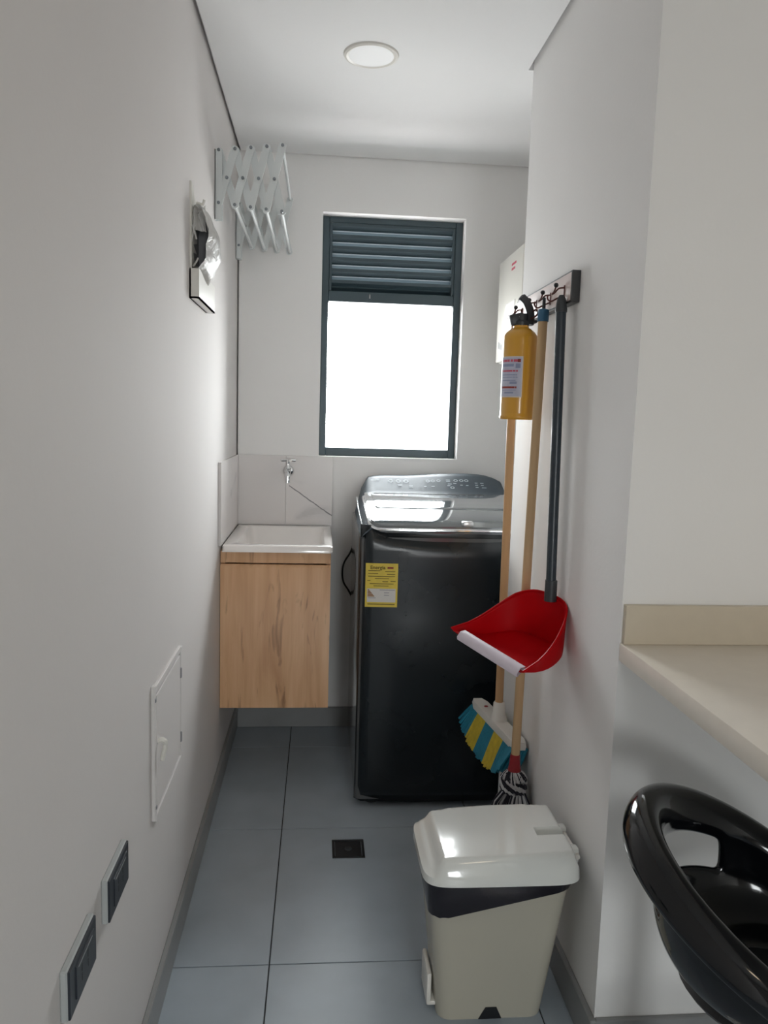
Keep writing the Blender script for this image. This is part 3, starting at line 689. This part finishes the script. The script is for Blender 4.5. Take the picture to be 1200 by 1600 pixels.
# ---------------------------------------------------------------- fire extinguisher
Ex = empty('fire_extinguisher', (.514, 1.995, 1.287), 'yellow fire extinguisher with black valve hanging on the hook rail', 'fire extinguisher')
ec = (.514, 1.995, 1.287)
MB().lathe([(.0001, .003), (.038, .003), (.0425, 0), (.0455, .004), (.0455, .009), (.0440, .012), (.0445, .018), (.0445, .205), (.043, .214), (.036, .224), (.026, .232), (.020, .235), (.020, .242), (.0001, .242)], ec, n=40).build('cylinder', EXTY, Ex, sharp=40)
def arc_patch(a0, a1, z0, z1, r, mtl, nm, par, n=8):
    m = MB(); m.rings([[(ec[0]+r*math.cos(math.radians(a0+(a1-a0)*k/n)), ec[1]+r*math.sin(math.radians(a0+(a1-a0)*k/n)), ec[2]+z) for k in range(n+1)] for z in (z0, z1)], False)
    return m.build(nm, mtl, par, sharp=0)
lb = arc_patch(182, 268, .056, .160, .0450, LABELEDGE, 'label', Ex); lb['label'] = 'pale lilac instruction label'
arc_patch(184, 265, .059, .157, .0452, LABELB, 'label_field', lb)
for a0, a1, z0, z1, mm in ((190, 258, .146, .152, INKPINK), (250, 260, .145, .153, INKRED), (190, 238, .134, .141, INKBLUE), (244, 260, .130, .142, INKBLUE), (190, 252, .121, .125, INKPINK), (192, 250, .112, .114, INKBLUE), (192, 252, .106, .108, INKBLUE), (192, 246, .098, .100, INKBLUE), (226, 250, .090, .096, INKBLUE), (190, 250, .079, .084, INKRED), (194, 248, .074, .0755, INKBLUE), (206, 240, .066, .070, INKBLUE)):
    arc_patch(a0, a1, z0, z1, .0454, mm, 'print_line', lb, 5)
vz = ec[2]+.240
v = MB().lathe([(.020, 0), (.021, .004), (.021, .010), (.017, .014), (.017, .030), (.0001, .031)], (ec[0], ec[1], vz), n=20).build('valve', DARKP, Ex)
MB().box((ec[0]-.032, ec[1]-.012, vz+.006), (ec[0]+.004, ec[1]+.012, vz+.034), .004, 2, rot=(Matrix.Rotation(math.radians(-14), 3, 'Y'), (ec[0], ec[1], vz+.02))).build('discharge_nozzle', DARKP, v)
m = MB(); P = smooth_path([(ec[0]+.020, ec[1], vz+.004), (ec[0]+.022, ec[1], vz+.022), (ec[0]+.018, ec[1], vz+.042), (ec[0]+.008, ec[1], vz+.062), (ec[0]-.006, ec[1], vz+.074)], 4); rs = []
for k, p in enumerate(P):
    tt = k/(len(P)-1); w_ = (.013-.001*tt)*(1 if k < len(P)-1 else .55); q = P[min(k+1, len(P)-1)]-P[max(k-1, 0)]; n_ = Vector((q.z, 0, -q.x)).normalized()*(.0105-.001*tt)*(1 if k < len(P)-1 else .5)
    rs.append([p+n_*c1+Vector((0, w_*c2, 0)) for c1, c2 in ((-1, -.7), (-.7, -1), (.7, -1), (1, -.7), (1, .7), (.7, 1), (-.7, 1), (-1, .7))])
m.rings(rs, True, True, True); m.build('lever', DARKP, Ex)
MB().lathe([(.0001, -.002), (.004, -.001), (.004, .004)], (ec[0]-.006, ec[1]-.013, vz+.022), 'y', 10).build('pin', STEEL, v)
MB().box((ec[0]+.008, ec[1]-.010, vz+.008), (ec[0]+.040, ec[1]+.010, vz+.016), .003, 2).build('lower_handle', DARKP, v)
MB().tube(smooth_path([(ec[0]+.022, ec[1], vz+.03), (ec[0]+.030, ec[1]-.022, vz+.040), (ec[0]+.034, ec[1]-.030, vz+.030), (ec[0]+.026, ec[1]-.022, vz+.020), (ec[0]+.020, ec[1]-.01, vz+.018)], 5), .0022, 8).build('pull_ring', WIRE, v)

# ---------------------------------------------------------------- mop
Mo = empty('mop', (.530, 1.90, .12), 'wooden-handled string mop with a black and white cotton head behind the bin', 'mop')
MB().tube([(.531, 1.90, .400), (.5375, 1.90, 1.0), (.5435, 1.90, 1.545)], .0115, 16).build('handle', HANDLEW, Mo)
cp = MB().tube([(.5433, 1.90, 1.528), (.5436, 1.90, 1.556), (.5437, 1.90, 1.558)], [.0138, .0138, .011], 16).build('end_cap', BLUECAP, Mo)
MB().tube([(.5437, 1.90, 1.556), (.5438, 1.90, 1.586)], [.0045, .004], 10).build('hanging_tip', DARKP, cp)
MB().tube([(.531, 1.90, .410), (.5305, 1.90, .385), (.530, 1.90, .358)], [.0128, .0142, .018], 18).build('ferrule', REDF, Mo)
rnd = random.Random(5)
for colr, nm in ((COTW, 'pale_strands'), (COTB, 'black_strands')):
    m = MB()
    for k in range(120):
        a = rnd.uniform(0, 2*math.pi); q = rnd.uniform(.2, 1)
        r1, r2, r3 = .014+.008*q, .024+.010*q, .032+.028*q
        zb_ = rnd.uniform(.06, .16)
        ca, sa = math.cos(a), math.sin(a)
        def pt(r, z, da=0): 
            x = .530+r*math.cos(a+da); return (min(x, XR-.010), 1.90+r*math.sin(a+da), z)
        m.tube(smooth_path([pt(r1*.8, .364), pt(r2, .345, .2), pt(r2*.8, .312, .5), pt(r3*.8, .280, .3), pt(r3, .23, .45), pt(r3*1.05, zb_, .2)], 2), [.0023]*11, 4)
    m.build(nm, colr, Mo, kind='stuff')
m = MB()
for k in range(90):
    a = k*2.4; z = .362-.046*(k/90); m.use(COTW if k % 2 else COTB)
    rr = .019+.014*math.sin(math.pi*k/90)
    m.tube([(.530+rr*math.cos(a+q*.3), 1.90+rr*math.sin(a+q*.3), z-.007*q) for q in range(4)], .0036, 6)
m.build('knot', None, Mo, kind='stuff')

# ---------------------------------------------------------------- broom
Br = empty('broom', (.531, 2.10, .30), 'broom with blue and yellow bristles hanging beside the washer', 'broom')
MB().tube([(.531, 2.10, .440), (.528, 2.10, 1.0), (.5245, 2.10, 1.56)], .0115, 16).build('handle', HANDLEO, Br)
bx = lambda y: .532-.150*(y-2.10)
m = MB(); rs = []
for k in range(13):
    y = 1.938+(2.270-1.938)*k/12; e = .0 if 0 < k < 12 else .008; xx = bx(y)
    rs.append([(xx-.024+e, y, .402), (xx-.026+e, y, .412), (xx-.022+e, y, .424), (xx+.020-e, y, .424), (xx+.022-e, y, .412), (xx+.020-e, y, .402)])
m.rings(rs, True, True, True); bh = m.build('head_block', WHITEP, Br)
MB().lathe([(.025, 0), (.024, .010), (.0185, .022), (.017, .052), (.0145, .056), (.012, .056)], (.532, 2.10, .422), n=20).build('socket_collar', WHITEP, bh)
for yy in (1.985, 2.200): MB().lathe([(.006, 0), (.006, .002), (.0001, .002)], (bx(yy), yy, .4235), n=10).build('screw', REDF, bh)
rnd = random.Random(9); edges = [2.268, 2.206, 2.140, 2.074, 2.008, 1.942]
for k in range(5):
    m = MB(); yA, yB = edges[k], edges[k+1]
    for i in range(9):
        for j in range(5):
            y = yA+(yB-yA)*(i+.5)/9; xo = -.019+.038*j/4; xx = bx(y)+xo
            fy_ = (y-2.105)*(.16 if y > 2.105 else .04); fx_ = xo*.35-.028
            zb_ = .306+rnd.uniform(-.006, .006)+.05*abs((y-2.105)/.165)**3
            xe = min(xx+fx_, XR-.006)
            m.tube([(xx, y, .404), (xx+(xe-xx)*.5, y+fy_*.5, (.404+zb_)/2), (xe, y+fy_+rnd.uniform(-.003, .003), zb_)], [.0042, .0048, .0046], 5)
    m.build('bristle_tuft', BRUSHY if k % 2 else BRUSHB, Br, kind='stuff')

# ---------------------------------------------------------------- dustpan
def dustpan():
    Dp = empty('dustpan', (.548, 1.74, .75), 'red dustpan on a long dark handle hanging nearest on the hook rail', 'dustpan')
    a = Vector((-.90, -.43, 0)).normalized(); b = Vector((-a.y, a.x, 0)); b = b if b.y > 0 else -b
    L1, L2 = Vector((.331, 1.785, .769)), Vector((.438, 1.565, .755))
    lip = (L1+L2)/2; hwid = (L1-L2).length/2; b = (L1-L2).normalized(); a = Vector((b.y, -b.x, 0)).normalized(); a = -a if a.x > 0 else a
    dep = .185; back = lip-a*dep
    tb = Vector((0, 0, 1))
    # plan outline from lip-far round the back to lip-near
    N = 30; out = []
    for k in range(N+1):
        th = math.pi*k/N; c, s_ = math.cos(th), math.sin(th)
        u = math.copysign(abs(c)**.62, c); v = s_**.62
        out.append((u, v))
    def P(u, v, z): return lip+b*(hwid*u*(1-.10*v))-a*(dep*v)+Vector((0, 0, z-lip.z))
    zl = lip.z
    def zf(u, v): return zl+(L1.z-L2.z)/2*u*(1-v)-.012*math.sin(math.pi*min(1, v*1.2))-.0*v
    def hh(v, u): return .004+.108*(max(0, v))**1.15
    m = MB(); rows = []
    M = 8
    floor_pts = []
    for k, (u, v) in enumerate(out): floor_pts.append((u, v))
    rs = []
    for j in range(M+1):
        t = j/M; rs.append([P(u, v*1.0, zf(u, v)+hh(v, u)*t) + (-a)*(.006*t*v) + b*(.010*t*u*(1-v)) for u, v in floor_pts])
    m.rings(rs, False)
    # floor grid
    G = 12; fr_ = []
    for j in range(G+1):
        t = j/G; fr_.append([P(u*(1-t), v*(1-t)+0*t, zf(u*(1-t), v*(1-t))) for u, v in floor_pts])
    m.rings(fr_[:-1], False)
    pn = m.build('pan', REDP, Dp, solid=.003, soff=0, sharp=50)
    rimp = [rs[-1][k] for k in range(N+1)]
    MB().tube(rimp, .0026, 8).build('rim', REDP, pn)
    # pale rubber lip
    m = MB(); e0 = []
    for k in range(11):
        u = -.985+1.80*k/10; p = P(u, .03, zf(u, 0)); e0.append(p)
    m.rings([[p-a*.012+tb*.008 for p in e0], [p+a*.002+tb*.007 for p in e0], [p+a*.012-tb*.005 for p in e0], [p+a*.011-tb*.012 for p in e0], [p+a*.003-tb*.006 for p in e0], [p-a*.012+tb*.004 for p in e0]], False)
    m.build('lip', LIPV, pn, sharp=50)
    # handle
    hb = Vector((.5515, 1.742, .872)); ht = Vector((.5475, 1.772, 1.572))
    MB().tube([hb-tb*.01, hb+tb*.04], [.0145, .0142], 16).build('socket', DARKP, pn)
    d = (ht-hb)
    hd = MB().tube([hb, hb+d*.5, hb+d*.955], .0118, 16).build('handle', SLATEH, Dp)
    MB().tube([hb+d*.945, hb+d*.955, hb+d*.985, hb+d*1.0], [.0135, .0140, .0105, .006], 16).build('hanging_end', DARKP, hd)
dustpan()

# ---------------------------------------------------------------- pedal bin and its liner
def trash():
    Tb = empty('pedal_bin', (.39, 1.56, 0), 'cream plastic pedal bin with an off-white lid on the floor', 'trash can')
    secs = [(.000, .275, .506, 1.488, 1.628, .030), (.10, .266, .518, 1.476, 1.636, .034), (.22, .254, .530, 1.459, 1.646, .036), (.355, .240, .543, 1.438, 1.656, .038)]
    m = MB(); vr = m.rings([rrect(x0, x1, ya, yb, z, r, 6) for z, x0, x1, ya, yb, r in secs], True, False, False)
    m.rings([rrect(x0+.004, x1-.004, ya+.004, yb-.004, z+.004*(i == 0), r, 6) for i, (z, x0, x1, ya, yb, r) in enumerate(secs)], True, True, False)
    # lower edge with a trapezoid notch in the long side: a dark recess frame
    b = m.build('body', BIN, Tb, sharp=50)
    m = MB(); m.prism([(.364, 1.4868, 0), (.378, 1.4832, .030), (.402, 1.4832, .030), (.415, 1.4868, 0)], (0, .002, 0)); m.build('foot_notch', BLACKP, b)
    # pedal
    m = MB(); m.box((.256, 1.515, .012), (.290, 1.600, .024), .005, 2); m.box((.254, 1.515, .012), (.265, 1.600, .088), .005, 2); m.build('pedal', WHITEP, Tb)
    # lid
    x0, x1, ya, yb = .226, .555, 1.414, 1.668; cx, cy = (x0+x1)/2, (ya+yb)/2; hx, hy = (x1-x0)/2, (yb-ya)/2
    NX, NY = 66, 54; m = MB(); g_ = []
    def ss(a, b_, t): t = max(0, min(1, (t-a)/(b_-a))); return t*t*(3-2*t)
    for j in range(NY+1):
        row = []
        for i in range(NX+1):
            u, v = -1+2*i/NX+1e-7, -1+2*j/NY
            # square to rounded square
            pw = 7; nrm = max(abs(u), abs(v), 1e-6); su, sv = u/nrm, v/nrm
            k_ = nrm/((abs(su)**pw+abs(sv)**pw)**(1/pw)); px, py = su*k_, sv*k_
            x, y = cx+hx*px, cy+hy*py
            x -= .010*(py*py)*max(0, px)*0
            q = nrm
            dn, df, dl, drr = (y-ya), (yb-y), (x-x0), (x1-x)
            z = .368+.012*ss(1.0, .90, q)
            hN, hF, hL, hR = ss(-.006, .020, dn), ss(.024, .040, df), ss(.020, .042, dl), ss(.000, .024, drr)
            z += (.028+.007*(x-cx)/hx)*hN*hF*hL*hR+.0012*(1-u*u)*(1-v*v); y += .024*max(0, v)*(1-u*u)-.012*max(0, v)
            if .478 < x < .552 and 1.500 < y < 1.527: z -= .018
            row.append(m.bm.verts.new((x, y, z)))
        g_.append(row)
    for j in range(NY):
        for i in range(NX): m.f([g_[j][i], g_[j][i+1], g_[j+1][i+1], g_[j+1][i]], True)
    per = g_[0]+[r[-1] for r in g_[1:]]+list(reversed(g_[-1]))[1:]+[r[0] for r in reversed(g_[1:-1])]
    lo = [m.bm.verts.new((cx+(v_.co.x-cx)*1.006, cy+(v_.co.y-cy)*1.008, .353)) for v_ in per]; n = len(per)
    li = [m.bm.verts.new((cx+(v_.co.x-cx)*.97, cy+(v_.co.y-cy)*.965, .355)) for v_ in per]
    for k in range(n):
        m.f([per[k], lo[k], lo[(k+1) % n], per[(k+1) % n]], True); m.f([lo[k], li[k], li[(k+1) % n], lo[(k+1) % n]], True)
    ld = m.build('lid', BINLID, Tb, sharp=48)
    for yy in (1.50, 1.585): MB().box((.540, yy-.012, .352), (.566, yy+.012, .386), .005, 2).build('hinge', BINLID, ld)
    MB().tube([(.559, 1.48, .372), (.559, 1.605, .372)], .006, 10).build('hinge_pin', WHITEP, ld)
    # liner folded over the rim
    m = MB(); ztop = .358; n = 10
    base = rrect(.2375, .5455, 1.4355, 1.6585, 0, .040, n); rs = [[], [], [], [], []]
    for k, (x, y, _) in enumerate(base):
        t = (x-.2375)/(.5455-.2375)
        t = max(0, min(1, t)); zb_ = .270+.064*(t**1.3)+.16*max(0, y-1.475)*(1-t)+.0008*math.sin(k*1.7)
        for q in range(5):
            s_ = q/4; z = ztop+(zb_-ztop)*s_
            cxx, cyy = .39, 1.547
            gr_ = 1+.010*math.sin(math.pi*s_*.9)+.004*math.sin(k*2.3+q) - .055*s_*(ztop-zb_)/.09*.55
            rs[q].append((cxx+(x-cxx)*gr_, cyy+(y-cyy)*gr_-(.004 if y < 1.5 else 0), z))
    inner = [[(.39+(p[0]-.39)*.72, 1.557+(p[1]-1.547)*.60, .06) for p in base], [(.39+(p[0]-.39)*.95, 1.547+(p[1]-1.547)*.93, .345) for p in base]]
    inner.append([(.39+(p[0]-.39)*.965, 1.547+(p[1]-1.547)*.955, ztop) for p in base])
    m.rings(inner+rs, True, True, False)
    m.build('bin_liner', BAG, loc=(.39, 1.55, .06), label='black plastic liner folded over the rim of the pedal bin', cat='trash bag', sharp=60)
trash()

# ---------------------------------------------------------------- kitchen counter
K = empty('kitchen_counter', (1.0, .5, .83), 'ivory stone counter with a low upstand on the right', 'counter')
MB().box((XR, -.60, .832), (XK, YN, .867), .0018, 2).build('worktop', COUNTER, K)
MB().box((XR+.003, YN-.013, .867), (XK, YN, .943), .0012, 1).build('upstand', COUNTERB, K)

# ---------------------------------------------------------------- bar stool
def stool():
    c = Vector((.652, .948)); Rr, z0, hz, pb = .186, .515, .208, 2.62
    St = empty('bar_stool', (c.x, c.y, 0), 'glossy black bucket bar stool with an opening in its backrest, by the counter', 'bar stool')
    NP = 72; zs = .495
    def zr(ph): return z0+hz*((1+math.cos(ph-pb))/2)
    prof = []  # function of rim height: list of (dr, z)
    def section(ph):
        zt = zr(ph); hgt = zt-zs; k = hgt/.23
        return [(.014, zt-.040*max(.5, k)), (.017, zt-.020), (.011, zt-.004), (.0, zt), (-.010, zt-.006), (-.014, zt-.024*max(.6, k)),
                (-.015, zt-.27*hgt), (-.016, zt-.40*hgt), (-.018, zt-.54*hgt), (-.024, zt-.68*hgt), (-.038, zt-.82*hgt), (-.068, zt-.93*hgt), (-.11, zs+.004), (-.150, zs-.003), (-Rr+.001, zs-.004)]
    m = MB(); V = []
    for i in range(NP):
        ph = 2*math.pi*i/NP; V.append([m.bm.verts.new((c.x+(Rr+dr)*math.cos(ph), c.y+(Rr+dr)*math.sin(ph), z)) for dr, z in section(ph)])
    ns = len(V[0])
    for i in range(NP):
        j = (i+1) % NP; ph = 2*math.pi*(i+.5)/NP; da = abs((ph-pb+math.pi) % (2*math.pi)-math.pi)
        for k in range(ns-1):
            sd = (ph-pb+math.pi) % (2*math.pi)-math.pi
            if k in (6, 7) and -1.05 < sd < .42: continue
            m.f([V[i][k], V[i][k+1], V[j][k+1], V[j][k]], True)
    m.build('seat_shell', GLOSSB, St, solid=.014, soff=1, subsurf=2, sharp=0)
    MB().lathe([(.0001, -.012), (.105, -.012), (.12, -.008), (.126, 0), (.118, .008), (.08, .012), (.0001, .012)], (c.x, c.y, zs+.004), n=40).build('seat_pad', BLACKP, St)
    MB().lathe([(.05, -.03), (.09, -.012), (.10, 0)], (c.x, c.y, zs-.020), n=28).build('seat_plate', BLACKP, St)
    MB().lathe([(.030, .02), (.030, .24), (.024, .245), (.024, .468)], (c.x, c.y, 0), n=24).build('gas_column', CHROME, St)
    MB().lathe([(.195, 0), (.195, .006), (.17, .012), (.06, .022), (.034, .04), (.030, .05)], (c.x, c.y, 0), n=48).build('base', CHROME, St)
    fr_ = [(c.x+.13*math.cos(a)+.05, c.y+.13*math.sin(a)-.02, .20) for a in [2*math.pi*k/28 for k in range(29)]]
    MB().tube(fr_, .009, 10, cap=False).build('footrest', CHROME, St)
stool()
